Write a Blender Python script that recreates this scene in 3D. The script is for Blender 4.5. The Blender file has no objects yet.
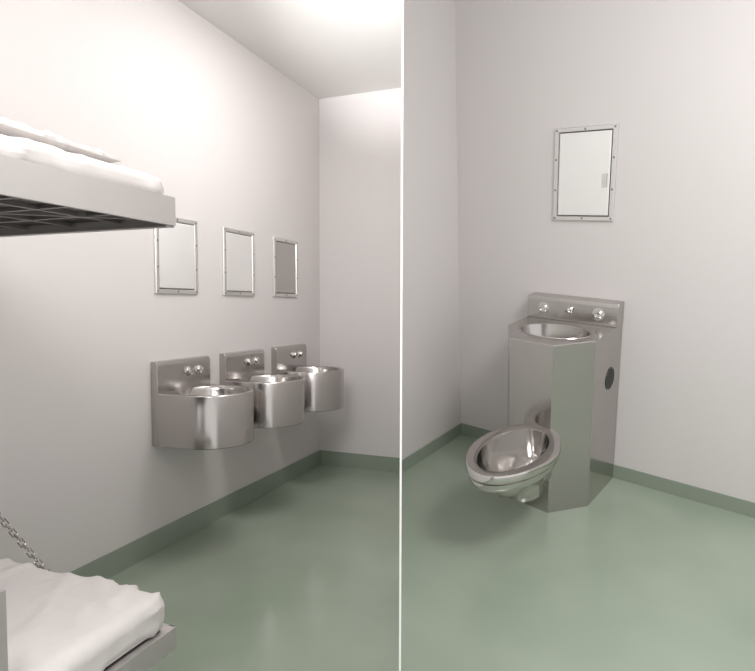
import bpy, bmesh, math
from mathutils import Vector, Matrix, Euler, noise

scene = bpy.context.scene
try:
    scene.view_settings.view_transform = 'Standard'
except Exception:
    pass
D2 = bpy.data

# ------------------------------------------------------------------ materials
def mat(name, col, rough=0.5, metal=0.0, spec=0.5, noise_scale=None, noise_amt=0.0, bump=0.0, stretch=None,
        rough_var=0.0, col2=None, detail=4.0):
    m = D2.materials.new(name); m.use_nodes = True
    nt = m.node_tree; b = nt.nodes['Principled BSDF']
    b.inputs['Base Color'].default_value = (*col, 1)
    b.inputs['Roughness'].default_value = rough
    b.inputs['Metallic'].default_value = metal
    b.inputs['Specular IOR Level'].default_value = spec
    if noise_scale:
        tc = nt.nodes.new('ShaderNodeTexCoord')
        mp = nt.nodes.new('ShaderNodeMapping')
        nt.links.new(tc.outputs['Object'], mp.inputs['Vector'])
        if stretch: mp.inputs['Scale'].default_value = stretch
        n = nt.nodes.new('ShaderNodeTexNoise'); n.inputs['Scale'].default_value = noise_scale
        n.inputs['Detail'].default_value = detail
        nt.links.new(mp.outputs[0], n.inputs['Vector'])
        mix = nt.nodes.new('ShaderNodeMix'); mix.data_type = 'RGBA'
        c2 = col2 if col2 else tuple(c * (1 - noise_amt) for c in col)
        mix.inputs['A'].default_value = (*c2, 1); mix.inputs['B'].default_value = (*col, 1)
        cr = nt.nodes.new('ShaderNodeMapRange')
        cr.inputs['From Min'].default_value = 0.25; cr.inputs['From Max'].default_value = 0.75
        nt.links.new(n.outputs['Fac'], cr.inputs['Value'])
        nt.links.new(cr.outputs[0], mix.inputs['Factor'])
        nt.links.new(mix.outputs['Result'], b.inputs['Base Color'])
        if rough_var:
            r = nt.nodes.new('ShaderNodeMapRange')
            r.inputs['To Min'].default_value = rough - rough_var; r.inputs['To Max'].default_value = rough + rough_var
            nt.links.new(n.outputs['Fac'], r.inputs['Value']); nt.links.new(r.outputs[0], b.inputs['Roughness'])
        if bump:
            bp = nt.nodes.new('ShaderNodeBump'); bp.inputs['Strength'].default_value = bump
            bp.inputs['Distance'].default_value = 0.002
            nt.links.new(n.outputs['Fac'], bp.inputs['Height']); nt.links.new(bp.outputs[0], b.inputs['Normal'])
    return m

M_WALL = mat('painted_wall', (0.638, 0.606, 0.597), 0.6, noise_scale=3.0, noise_amt=0.015, spec=0.3)
M_CEIL = mat('painted_ceiling', (0.75, 0.73, 0.715), 0.7, noise_scale=2.0, noise_amt=0.02, spec=0.2)
M_PART = mat('white_partition_paint', (0.92, 0.91, 0.90), 0.6, noise_scale=2.0, noise_amt=0.01)
M_FLOOR = mat('epoxy_floor', (0.310, 0.362, 0.290), 0.19, noise_scale=1.8, col2=(0.245, 0.295, 0.230), rough_var=0.03, spec=0.65, detail=2.5)
M_BASE = mat('green_baseboard', (0.255, 0.298, 0.240), 0.45, noise_scale=8, noise_amt=0.05)
M_STEEL = mat('brushed_steel', (0.50, 0.475, 0.46), 0.18, 1.0, noise_scale=3, noise_amt=0.03)
M_STEELP = mat('polished_steel', (0.64, 0.62, 0.605), 0.11, 1.0, noise_scale=3, noise_amt=0.02)
M_STEELD = mat('dark_steel', (0.10, 0.095, 0.09), 0.35, 0.8, noise_scale=10, noise_amt=0.2)
M_SCREW = mat('screw_steel', (0.28, 0.27, 0.26), 0.35, 0.9, noise_scale=10, noise_amt=0.1)
M_BUNK = mat('bunk_steel', (0.54, 0.52, 0.51), 0.42, 0.75, noise_scale=6, noise_amt=0.03)
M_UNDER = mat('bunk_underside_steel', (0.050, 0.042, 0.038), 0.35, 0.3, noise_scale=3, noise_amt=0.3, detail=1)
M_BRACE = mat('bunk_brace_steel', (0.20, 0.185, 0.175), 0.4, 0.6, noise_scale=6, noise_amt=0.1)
M_MIRROR = mat('mirror_plate', (0.95, 0.945, 0.935), 0.05, 1.0, noise_scale=2, noise_amt=0.01)
M_MIRRORW = mat('bright_reflection_mirror_plate', (0.985, 0.98, 0.975), 0.5, 1.0, noise_scale=2, noise_amt=0.005)  # near-white rough metal imitates a bright reflection on a polished plate
M_MIRRORS = mat('grey_reflection_mirror_plate', (0.55, 0.54, 0.53), 0.3, 1.0, noise_scale=2, noise_amt=0.02)  # grey tone imitates the dimmer reflection in the corner mirror
M_FRAME = mat('mirror_frame_steel', (0.74, 0.725, 0.71), 0.3, 1.0, noise_scale=6, noise_amt=0.03)
M_BLACK = mat('black_hole_shade', (0.01, 0.01, 0.01), 0.5, noise_scale=5, noise_amt=0.1)
M_CLOTH = mat('bed_linen', (0.62, 0.59, 0.575), 0.9, noise_scale=300, noise_amt=0.05, bump=0.1, spec=0.1)

# ------------------------------------------------------------------ helpers
def finish(bm, name, m, mw=None, parent=None, smooth=35, bevel=0.0):
    bmesh.ops.recalc_face_normals(bm, faces=bm.faces)
    me = D2.meshes.new(name); bm.to_mesh(me); bm.free()
    o = D2.objects.new(name, me); scene.collection.objects.link(o)
    me.materials.append(m)
    if smooth:
        for p in me.polygons: p.use_smooth = True
        me.update()
        bm2 = bmesh.new(); bm2.from_mesh(me)
        a = math.radians(smooth)
        for e in bm2.edges:
            if len(e.link_faces) == 2 and e.calc_face_angle(0) > a: e.smooth = False
        bm2.to_mesh(me); bm2.free()
    if parent is not None:
        o.parent = parent
    if mw is not None:
        if parent is not None: o.matrix_local = mw
        else: o.matrix_world = mw
    if bevel:
        md = o.modifiers.new('bevel', 'BEVEL'); md.width = bevel; md.segments = 3; md.limit_method = 'ANGLE'
        md.angle_limit = math.radians(40)
    return o

def empty(name, mw):
    e = D2.objects.new(name, None); e.empty_display_size = 0.1
    scene.collection.objects.link(e); e.matrix_world = mw
    return e

def box_bm(bm, a, b):
    vs = [bm.verts.new((x, y, z)) for x in (a[0], b[0]) for y in (a[1], b[1]) for z in (a[2], b[2])]
    for f in ((0,1,3,2),(4,6,7,5),(0,4,5,1),(2,3,7,6),(0,2,6,4),(1,5,7,3)):
        bm.faces.new([vs[i] for i in f])

def box(name, a, b, m, **k):
    bm = bmesh.new(); box_bm(bm, a, b); return finish(bm, name, m, **k)

def loft(bm, rings, cap0=True, cap1=True):
    R = [[bm.verts.new(p) for p in r] for r in rings]
    n = len(R[0])
    for i in range(len(R) - 1):
        for j in range(n):
            k = (j + 1) % n
            bm.faces.new((R[i][j], R[i][k], R[i+1][k], R[i+1][j]))
    if cap0: bm.faces.new(R[0][::-1])
    if cap1: bm.faces.new(R[-1])
    return R

def lathe(bm, origin, axis, prof, n=28):
    axis = Vector(axis).normalized()
    u = axis.orthogonal().normalized(); v = axis.cross(u)
    rings = []
    for r, h in prof:
        rings.append([Vector(origin) + axis*h + (u*math.cos(2*math.pi*i/n) + v*math.sin(2*math.pi*i/n))*max(r, 1e-4) for i in range(n)])
    loft(bm, rings)

def soft_box(name, half, r, amp, seed, m, mw=None, parent=None, cuts=70, pillow=0.0):
    bm = bmesh.new(); bmesh.ops.create_cube(bm, size=2.0)
    bmesh.ops.subdivide_edges(bm, edges=bm.edges[:], cuts=cuts, use_grid_fill=True)
    h = Vector(half)
    for v in bm.verts:
        p = Vector((v.co.x*h.x, v.co.y*h.y, v.co.z*h.z))
        if pillow:
            fx = max(0, 1 - abs(v.co.x)**2.6); fy = max(0, 1 - abs(v.co.y)**2.6)
            p.z *= (0.12 + 0.88*(fx*fy)**0.45)
        inner = Vector([max(-(h[i]-r), min(h[i]-r, p[i])) for i in range(3)])
        d = p - inner
        if d.length > 1e-6 and not pillow:
            q = d/r
            mx = max(abs(q.x), abs(q.y), abs(q.z))
            p = inner + q.normalized()*mx*r
        v.co = p
    bm.normal_update()
    for v in bm.verts:
        p = v.co
        wv = noise.noise(Vector((p.x*2.2+seed, p.y*2.2, 0)))*.35
        q1 = Vector(((p.x+wv)*9+p.y*4+seed, (p.y+wv)*2.0, p.z*6))
        q2 = Vector((p.x*3-p.y*11+seed*3, p.x*4+wv*6, p.z*5))
        c1 = max(0, 1 - abs(noise.noise(q1))*4.5)**2
        c2 = max(0, 1 - abs(noise.noise(q2))*5)**2
        n2 = noise.noise(Vector((p.x*4+seed*2, p.y*4, p.z*4)))
        ex = min(1, max(abs(p.x)/h.x, abs(p.y)/h.y)**4)
        f = 0.35 if v.normal.z < -.7 else 1.0
        v.co = p + v.normal*f*(amp*(.35+.65*ex)*(c1+.8*c2) + amp*0.9*n2)
    return finish(bm, name, m, mw=mw, parent=parent, smooth=80)

# ------------------------------------------------------------------ camera
def camrot(yaw, pitch, roll):
    return Matrix.Rotation(yaw, 4, 'Z') @ Matrix.Rotation(math.pi/2 - pitch, 4, 'X') @ Matrix.Rotation(roll, 4, 'Z')
CL = Matrix.Translation((2.040, -3.997, 1.194)) @ camrot(0.376, 0.050, 0.002)
CR = Matrix.Translation((1.839, -2.824, 1.592)) @ camrot(0.719, 0.276, -0.053)
cam = D2.objects.new('camera', D2.cameras.new('camera'))
scene.collection.objects.link(cam); cam.matrix_world = CL
cam.data.sensor_width = 36; cam.data.lens = 600/755*36; cam.data.clip_start = 0.05
scene.camera = cam
MR = CL @ CR.inverted()      # pose of the second cell
I = Matrix.Identity(4)

# ------------------------------------------------------------------ partition between the cells
P0 = Vector((2.040, -3.997, 0))
az = 0.376 - math.atan(23.8/600)
pd = Vector((-math.sin(az), math.cos(az), 0))
pn = Vector((pd.y, -pd.x, 0))
T = 0.0040
def clip(o, side):
    bm = bmesh.new(); bm.from_mesh(o.data); bm.transform(o.matrix_world)
    co = P0 + pn*(side*T*0.5)
    g = bm.verts[:]+bm.edges[:]+bm.faces[:]
    res = bmesh.ops.bisect_plane(bm, geom=g, plane_co=co, plane_no=pn*(-side), clear_outer=True)
    ed = [e for e in res['geom_cut'] if isinstance(e, bmesh.types.BMEdge)]
    if ed:
        try: bmesh.ops.contextual_create(bm, geom=ed)
        except Exception: pass
    bm.transform(o.matrix_world.inverted())
    bm.to_mesh(o.data); bm.free()

bm = bmesh.new()
a = P0 + pd*1.15; b = P0 + pd*4.35
pts = [a - pn*T/2, a + pn*T/2, b + pn*T/2, b - pn*T/2]
loft(bm, [[p + Vector((0, 0, -1.0)) for p in pts], [p + Vector((0, 0, 3.4)) for p in pts]])
finish(bm, 'wall_partition', M_PART, smooth=0)

# ------------------------------------------------------------------ left cell shell
H = 2.7
for nm, A, B, m in (
    ('wall_left', (-0.12, -5.6, -0.1), (0, 0.12, H+.1), M_WALL),
    ('wall_back', (0, 0, -0.1), (1.6, 0.12, H+.1), M_WALL),
    ('floor', (0, -5.6, -0.1), (4.0, 0, 0), M_FLOOR),
    ('ceiling', (0, -5.6, H), (4.0, 0, H+.1), M_CEIL),
    ('baseboard_left', (0, -5.6, 0), (0.006, 0, 0.108), M_BASE),
    ('baseboard_back', (0.006, -0.006, 0), (1.6, 0, 0.108), M_BASE)):
    o = box(nm, A, B, m, mw=I, smooth=0); bpy.context.view_layer.update(); clip(o, -1)

# ------------------------------------------------------------------ right cell shell
for nm, A, B, m in (
    ('wall_right_cell_side', (-0.12, -4.6, -0.1), (0, 0.12, 3.0), M_WALL),
    ('wall_right_cell_back', (0, 0, -0.1), (4.5, 0.12, 3.0), M_WALL),
    ('floor_right_cell', (0, -4.6, -0.1), (4.5, 0, 0), M_FLOOR),
    ('baseboard_right_cell_side', (0, -4.6, 0), (0.005, 0, 0.073), M_BASE),
    ('baseboard_right_cell_back', (0.005, -0.005, 0), (4.5, 0, 0.073), M_BASE)):
    o = box(nm, A, B, m, mw=MR, smooth=0); bpy.context.view_layer.update(); clip(o, +1)

# ------------------------------------------------------------------ mirrors (local: face +X)
def mirror(mw, w, h, plate, fw=0.02, latch=0):
    root = empty('security_mirror', mw)
    hw, hh = w/2, h/2
    bm = bmesh.new()
    def ring(a, b, x): return [(x, -a, -b), (x, a, -b), (x, a, b), (x, -a, b)]
    loft(bm, [ring(hw, hh, 0), ring(hw, hh, .008), ring(hw-.003, hh-.003, .012), ring(hw-fw+.003, hh-fw+.003, .012),
              ring(hw-fw, hh-fw, .006)], True, False)
    finish(bm, 'frame', M_FRAME, parent=root, smooth=20)
    g = .003
    bm = bmesh.new()
    loft(bm, [ring(hw-fw, hh-fw, .0055), ring(hw-fw-g, hh-fw-g, .0056)], False, True)
    finish(bm, 'shadow_gap', M_STEELD, parent=root, smooth=0)
    bm = bmesh.new()
    loft(bm, [ring(hw-fw-g, hh-fw-g, .0057), ring(hw-fw-g, hh-fw-g, .0095), ring(hw-fw-g-.004, hh-fw-g-.004, .0105)])
    finish(bm, 'mirror_plate', plate, parent=root, smooth=0)
    bm = bmesh.new()
    c = fw*0.5
    pos = [(-hw+c, z) for z in (-hh+c, -hh*.33, hh*.33, hh-c)] + [(hw-c, z) for z in (-hh+c, -hh*.33, hh*.33, hh-c)] + [(0, hh-c), (0, -hh+c)]
    for y, z in pos:
        lathe(bm, (.0115, y, z), (1, 0, 0), [(.0050, 0), (.0050, .0015), (.0035, .003), (.0005, .0035)], 12)
    finish(bm, 'screws', M_SCREW, parent=root)
    if latch:
        bm = bmesh.new()
        loft(bm, [ring(.012, .030, 0), ring(.012, .030, .003), ring(.010, .028, .004)])
        bmesh.ops.translate(bm, verts=bm.verts, vec=(.010, hw-fw-.026, -.03))
        finish(bm, 'latch_plate', M_FRAME, parent=root, smooth=0)
    return root
for yc, pl in ((-1.568, M_MIRRORW), (-1.035, M_MIRRORW), (-0.505, M_MIRRORS)):
    mirror(Matrix.Translation((0, yc, 1.44)), 0.31, 0.38, pl, fw=.024)
RZ = Matrix.Rotation(-math.pi/2, 4, 'Z')
mirror(MR @ Matrix.Translation((0.698, 0, 1.503)) @ RZ, 0.293, 0.424, M_MIRROR, fw=.022, latch=1)

# ------------------------------------------------------------------ wall sinks
def sink(mw):
    root = empty('steel_wall_sink', mw)
    W = 0.198; cx = 0.203; zt = 0.775; zb = 0.524; N = 72
    def dring(off, z, x0=0.0):
        out = []
        w = W - off
        for i in range(N):
            t = 2*math.pi*i/N
            c, s = math.cos(t), math.sin(t)
            if c >= 0: out.append((cx + w*c, w*s, z))
            else:
                k = 1e9
                if abs(s) > 1e-6: k = min(k, w/abs(s))
                k = min(k, (cx-x0-off)/abs(c))
                out.append((cx + k*c, k*s, z))
        return out
    def circ(r, z, dx=0.0): return [(cx+dx + r*math.cos(2*math.pi*i/N), r*math.sin(2*math.pi*i/N), z) for i in range(N)]
    bm = bmesh.new()
    loft(bm, [dring(.004, zb), dring(0, zb+.004), dring(0, zt-.006), dring(.002, zt-.002), dring(.006, zt),
              circ(.176, zt), circ(.171, zt-.004), circ(.166, zt-.02), circ(.156, zt-.07), circ(.134, zt-.11),
              circ(.09, zt-.135), circ(.03, zt-.145), circ(.01, zt-.146)])
    finish(bm, 'basin_housing', M_STEEL, parent=root, smooth=40)
    bm = bmesh.new()
    prof = [(0, zb), (.042, zb), (.042, .905), (.034, .922), (.022, .925), (0, .925)]
    loft(bm, [[(x, -W-.001, z) for x, z in prof], [(x, W+.001, z) for x, z in prof]])
    finish(bm, 'backsplash', M_STEEL, parent=root, smooth=20, bevel=.002)
    bm = bmesh.new()
    for y in (0.02, 0.10):
        lathe(bm, (.040, y, .862), (1, 0, .06), [(.026, 0), (.026, .004), (.019, .007), (.019, .018), (.016, .023), (.012, .023), (.011, .018), (.002, .017)], 28)
    finish(bm, 'push_buttons', M_STEELP, parent=root)
    bm = bmesh.new()
    lathe(bm, (cx, 0, zt-.147), (0, 0, 1), [(.026, 0), (.026, .004), (.018, .005), (.017, .002), (.002, .002)], 24)
    finish(bm, 'drain', M_STEELD, parent=root)
    return root
for yc in (-1.560, -1.028, -0.485):
    sink(Matrix.Translation((0, yc, 0)))

# ------------------------------------------------------------------ bunks
def bunk(name, mw, ztop, rail, upper, X):
    root = empty(name, mw)
    Y0 = -2.775; Y1 = -4.85; tk = .004; lip = .035
    zb = ztop - rail
    bm = bmesh.new()
    zt0 = zb+.022
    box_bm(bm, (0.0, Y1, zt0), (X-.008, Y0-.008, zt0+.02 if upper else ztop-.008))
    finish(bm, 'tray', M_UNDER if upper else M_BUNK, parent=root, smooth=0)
    bm = bmesh.new()
    box_bm(bm, (X-tk, Y1, zb), (X, Y0, ztop))
    box_bm(bm, (X-lip*.3, Y1, zb), (X-tk, Y0, zb+tk))
    box_bm(bm, (X-lip*.6, Y1, ztop-tk), (X-tk, Y0, ztop))
    box_bm(bm, (0, Y0-tk, zb-.004), (X-tk, Y0, ztop))
    box_bm(bm, (0, Y0-lip*.6, zb-.004), (X-lip*.3, Y0-tk, zb))
    box_bm(bm, (0, Y0-lip, ztop-tk), (X-lip*.6, Y0-tk, ztop))
    box_bm(bm, (0, Y1, zb), (X-tk, Y1+tk, ztop))
    box_bm(bm, (0, Y1, zb), (tk, Y0-tk, ztop))
    finish(bm, 'rails', M_BUNK, parent=root, smooth=0)
    bm = bmesh.new()
    for y in (-2.90, -3.02, -3.14, -3.27, -3.6, -4.0, -4.5):
        box_bm(bm, (.01, y-.006, zb+.014), (X-.01, y+.006, zt0+.001))
    for x0 in (.16, .33, .50, .67, .84):
        box_bm(bm, (x0-.006, Y1+.02, zb+.013), (x0+.006, Y0-.01, zt0+.0005))
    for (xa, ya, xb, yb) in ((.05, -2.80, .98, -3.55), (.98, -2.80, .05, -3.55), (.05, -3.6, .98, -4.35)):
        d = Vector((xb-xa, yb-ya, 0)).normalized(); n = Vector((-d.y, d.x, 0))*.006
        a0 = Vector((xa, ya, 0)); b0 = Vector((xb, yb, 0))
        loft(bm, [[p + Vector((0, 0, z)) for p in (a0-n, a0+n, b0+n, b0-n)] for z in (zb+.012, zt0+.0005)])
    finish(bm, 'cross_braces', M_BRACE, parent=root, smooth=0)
    return root, Y0, Y1
XU, XL = 1.014, .997
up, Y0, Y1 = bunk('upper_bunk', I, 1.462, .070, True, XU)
lo, Y0, Y1 = bunk('lower_bunk', I, 0.36, .058, False, XL)
soft_box('mattress', (.487, 1.0, .028), .025, .008, 3.1, M_CLOTH, parent=up, mw=Matrix.Translation((XU-.505, -3.793, 1.458+.026)), cuts=110)
soft_box('mattress', (.480, 1.0, .048), .034, .010, 9.4, M_CLOTH, parent=lo, mw=Matrix.Translation((XL-.490, -3.786, .356+.049)), cuts=110)
soft_box('pillow', (.32, .21, .026), .02, .006, 5.5, M_CLOTH,
         mw=Matrix.Translation((.60, -3.07, 1.548)) @ Matrix.Rotation(.05, 4, 'Z'), cuts=60, pillow=1)
bm = bmesh.new()
box_bm(bm, (XL, -3.32, .302), (XL+.006, -3.240, .667)); box_bm(bm, (XL-.03, -3.32, .667-.006), (XL, -3.240, .667))
finish(bm, 'guard_post', M_BUNK, parent=lo, smooth=0)
# chain
bm = bmesh.new()
A = Vector((.62, Y0+.012, .345)); B = Vector((.0, Y0+.012, .80)); L = (B-A).length; nl = 36
dirv = (B-A).normalized(); s1 = dirv.orthogonal().normalized(); s2 = dirv.cross(s1)
for i in range(nl):
    c = A + dirv*(L*(i+.5)/nl); u = s1 if i % 2 else s2; v = s2 if i % 2 else s1
    hl = L/nl*.5+.0036; hwid = .0074; rr = .0022
    rings = []
    for k in range(20):
        t = 2*math.pi*(k+.5)/20
        ct, st = math.cos(t), math.sin(t)
        off = (hl-hwid)*(1 if ct > 0 else -1)
        cc = c + dirv*(off+hwid*ct) + u*hwid*st
        rad = (dirv*ct + u*st)
        rings.append([cc + rad*rr*math.cos(2*math.pi*j/8) + v*rr*math.sin(2*math.pi*j/8) for j in range(8)])
    R = loft(bm, rings, False, False)
    for j in range(8):
        bm.faces.new((R[-1][j], R[-1][(j+1) % 8], R[0][(j+1) % 8], R[0][j]))
finish(bm, 'support_chain', M_STEEL, parent=lo)

# ------------------------------------------------------------------ combination toilet/sink
unit = empty('combination_toilet_sink', MR)
ZD = 0.812
poly = [(.462, -.002), (.462, -.28), (.578, -.475), (.790, -.492), (.914, -.33), (.914, -.002)]
N = 96
c0 = (.690, -.262)
angs = [2*math.pi*(i+.5)/N for i in range(N)]
for p in poly:
    a0 = math.atan2(p[1]-c0[1], p[0]-c0[0]) % (2*math.pi)
    k = min(range(N), key=lambda i: abs((angs[i]-a0+math.pi) % (2*math.pi)-math.pi)); angs[k] = a0
OL = []
for t in angs:
    d = Vector((math.cos(t), math.sin(t))); best = 1e9
    for j in range(len(poly)):
        p = Vector(poly[j]) - Vector(c0); q = Vector(poly[(j+1) % len(poly)]) - Vector(c0)
        e = q-p; den = d.x*e.y - d.y*e.x
        if abs(den) < 1e-9: continue
        k = (p.x*e.y - p.y*e.x)/den; s = (p.x*d.y - p.y*d.x)/den
        if k > 0 and -1e-4 <= s <= 1+1e-4: best = min(best, k)
    OL.append((best*d.x, best*d.y))
def colr(off, z):
    r = []
    for x, y in OL:
        l = math.hypot(x, y); k = (l-off)/l
        r.append((c0[0]+x*k, c0[1]+y*k, z))
    return r
def ell(rx, ry, z, dy=-.012, dx=.008): return [(c0[0]+dx+rx*math.cos(t), c0[1]+dy+ry*math.sin(t), z) for t in angs]
bm = bmesh.new()
loft(bm, [colr(0, .0), colr(0, ZD-.003), colr(.003, ZD), ell(.168, .118, ZD), ell(.166, .116, ZD+.003), ell(.160, .110, ZD+.001), ell(.153, .103, ZD-.03),
          ell(.13, .085, ZD-.09), ell(.08, .05, ZD-.125), ell(.02, .015, ZD-.135)])
finish(bm, 'cabinet_with_basin', M_STEEL, parent=unit, smooth=25)
bm = bmesh.new()
prof = [(-.001, ZD-.0), (-.085, ZD-.0), (-.080, .905), (-.070, .922), (-.001, .922)]
loft(bm, [[(.463, y, z) for y, z in prof], [(.916, y, z) for y, z in prof]])
finish(bm, 'backsplash', M_STEEL, parent=unit, smooth=20, bevel=.002)
bm = bmesh.new()
for x, r in ((.550, .020), (.826, .020)):
    lathe(bm, (x, -.081, .864), (0, -1, .08), [(r+.010, 0), (r+.010, .003), (r+.001, .005), (r, .012), (r-.004, .015), (r-.008, .015), (r-.009, .009), (.002, .008)], 28)
lathe(bm, (.685, -.081, .870), (0, -1, .15), [(.017, 0), (.017, .006), (.012, .010), (.012, .024), (.008, .028), (.005, .022)], 24)
finish(bm, 'push_buttons', M_STEELP, parent=unit)
bm = bmesh.new()
lathe(bm, (c0[0]+.008, c0[1]-.012, ZD-.136), (0, 0, 1), [(.022, 0), (.022, .004), (.015, .005), (.002, .003)], 20)
finish(bm, 'drain', M_STEELD, parent=unit)
bm = bmesh.new()
lathe(bm, (.9145, -.135, .578), (1, 0, 0), [(.054, 0), (.054, .002), (.048, .003), (.047, .001)], 36)
finish(bm, 'paper_holder_flange', M_STEELD, parent=unit)
bm = bmesh.new()
lathe(bm, (.915, -.135, .578), (1, 0, 0), [(.047, 0), (.047, .002), (.02, .0025), (.001, .0025)], 36)
finish(bm, 'paper_holder_hole_shade', M_BLACK, parent=unit)  # slightly raised black disc stands in for the shade inside the hole
# toilet bowl
tx, ty, dz = .738, -.745, .018
NT = 96
def egg(off, z, dy=0.0, sc=1.0):
    hw = (.170-off)*sc; hf = (.265-off)*sc; hb = (.280-off)*sc
    out = []
    for i in range(NT):
        t = 2*math.pi*i/NT; c, s = math.cos(t), math.sin(t)
        if s < 0: x = hw*c*(1-.10*abs(s)); y = hf*s
        else:
            e = 2/2.7
            x = hw*math.copysign(abs(c)**e, c)*(1-.24*abs(s)**1.5); y = hb*abs(s)**e
        out.append((tx+x, ty+dy+y, z+dz))
    return out
bm = bmesh.new()
loft(bm, [egg(0, .115, .14, .26), egg(0, .125, .14, .34), egg(0, .18, .13, .38), egg(0, .225, .11, .46), egg(0, .270, .07, .66), egg(.030, .305, .02), egg(.016, .322), egg(.010, .336), egg(.008, .354),
          egg(.016, .357), egg(.016, .364), egg(.001, .366), egg(0, .369), egg(0, .394), egg(.002, .398), egg(.005, .399)], True, False)
finish(bm, 'toilet_bowl', M_STEELP, parent=unit, smooth=38)
bm = bmesh.new()
loft(bm, [egg(.005, .399), egg(.010, .3992), egg(.045, .3972), egg(.049, .3945)], False, False)
finish(bm, 'seat_rim', M_STEEL, parent=unit, smooth=38)
bm = bmesh.new()
loft(bm, [egg(.049, .3945), egg(.050, .385), egg(.064, .345, .01), egg(.090, .28, .03), egg(.115, .22, .05), egg(.13, .18, .06, .5)], False, True)
finish(bm, 'bowl_interior', M_STEELP, parent=unit, smooth=38)
bm = bmesh.new()
lathe(bm, (tx-.01, -.60, .205), (0, 1, .0), [(.05, -.10), (.066, -.07), (.070, 0), (.070, .14)], 32)
finish(bm, 'outlet_horn', M_STEELP, parent=unit)

# ------------------------------------------------------------------ lights
def area(name, mw, size, power, col=(1, .985, .975)):
    l = D2.lights.new(name, 'AREA'); l.energy = power; l.color = col; l.size = size
    o = D2.objects.new(name, l); scene.collection.objects.link(o); o.matrix_world = mw; return o
def aim(src, tgt):
    src, tgt = Vector(src), Vector(tgt)
    return Matrix.Translation(src) @ (tgt-src).to_track_quat('-Z', 'Y').to_matrix().to_4x4()
area('ceiling_lamp', Matrix.Translation((.84, -1.48, 2.68)), .4, 13)
area('rear_fill_light', aim((1.35, -3.9, 2.45), (.30, 0, 1.2)), .8, 38)  # added unseen soft fill, brightens the end wall and partition
area('ceiling_lamp_second_cell', MR @ Matrix.Translation((2.1, -1.2, 2.7)), .7, 34)
sp = D2.lights.new('added_ceiling_glow_spot', 'SPOT'); sp.energy = 850; sp.spot_size = math.radians(22); sp.spot_blend = 1; sp.shadow_soft_size = .1  # added unseen spot near the camera, makes the glow on the ceiling
so = D2.objects.new('added_ceiling_glow_spot', sp); scene.collection.objects.link(so)
so.matrix_world = aim((1.55, -4.2, 1.6), (.80, -.92, 2.76))

w = D2.worlds.new('world'); scene.world = w; w.use_nodes = True
nt = w.node_tree; bg = nt.nodes['Background']
tc = nt.nodes.new('ShaderNodeTexCoord'); mp = nt.nodes.new('ShaderNodeMapping'); mp.inputs['Scale'].default_value = (1, 1, .35)
nz = nt.nodes.new('ShaderNodeTexNoise'); nz.inputs['Scale'].default_value = 3.0; nz.inputs['Detail'].default_value = 0
rp = nt.nodes.new('ShaderNodeValToRGB')
rp.color_ramp.elements[0].position = .38; rp.color_ramp.elements[0].color = (.25, .243, .24, 1)
rp.color_ramp.elements[1].position = .58; rp.color_ramp.elements[1].color = (1.25, 1.23, 1.22, 1)
nt.links.new(tc.outputs['Generated'], mp.inputs[0]); nt.links.new(mp.outputs[0], nz.inputs['Vector'])
nt.links.new(nz.outputs['Fac'], rp.inputs[0]); nt.links.new(rp.outputs[0], bg.inputs[0])
bg.inputs[1].default_value = .88
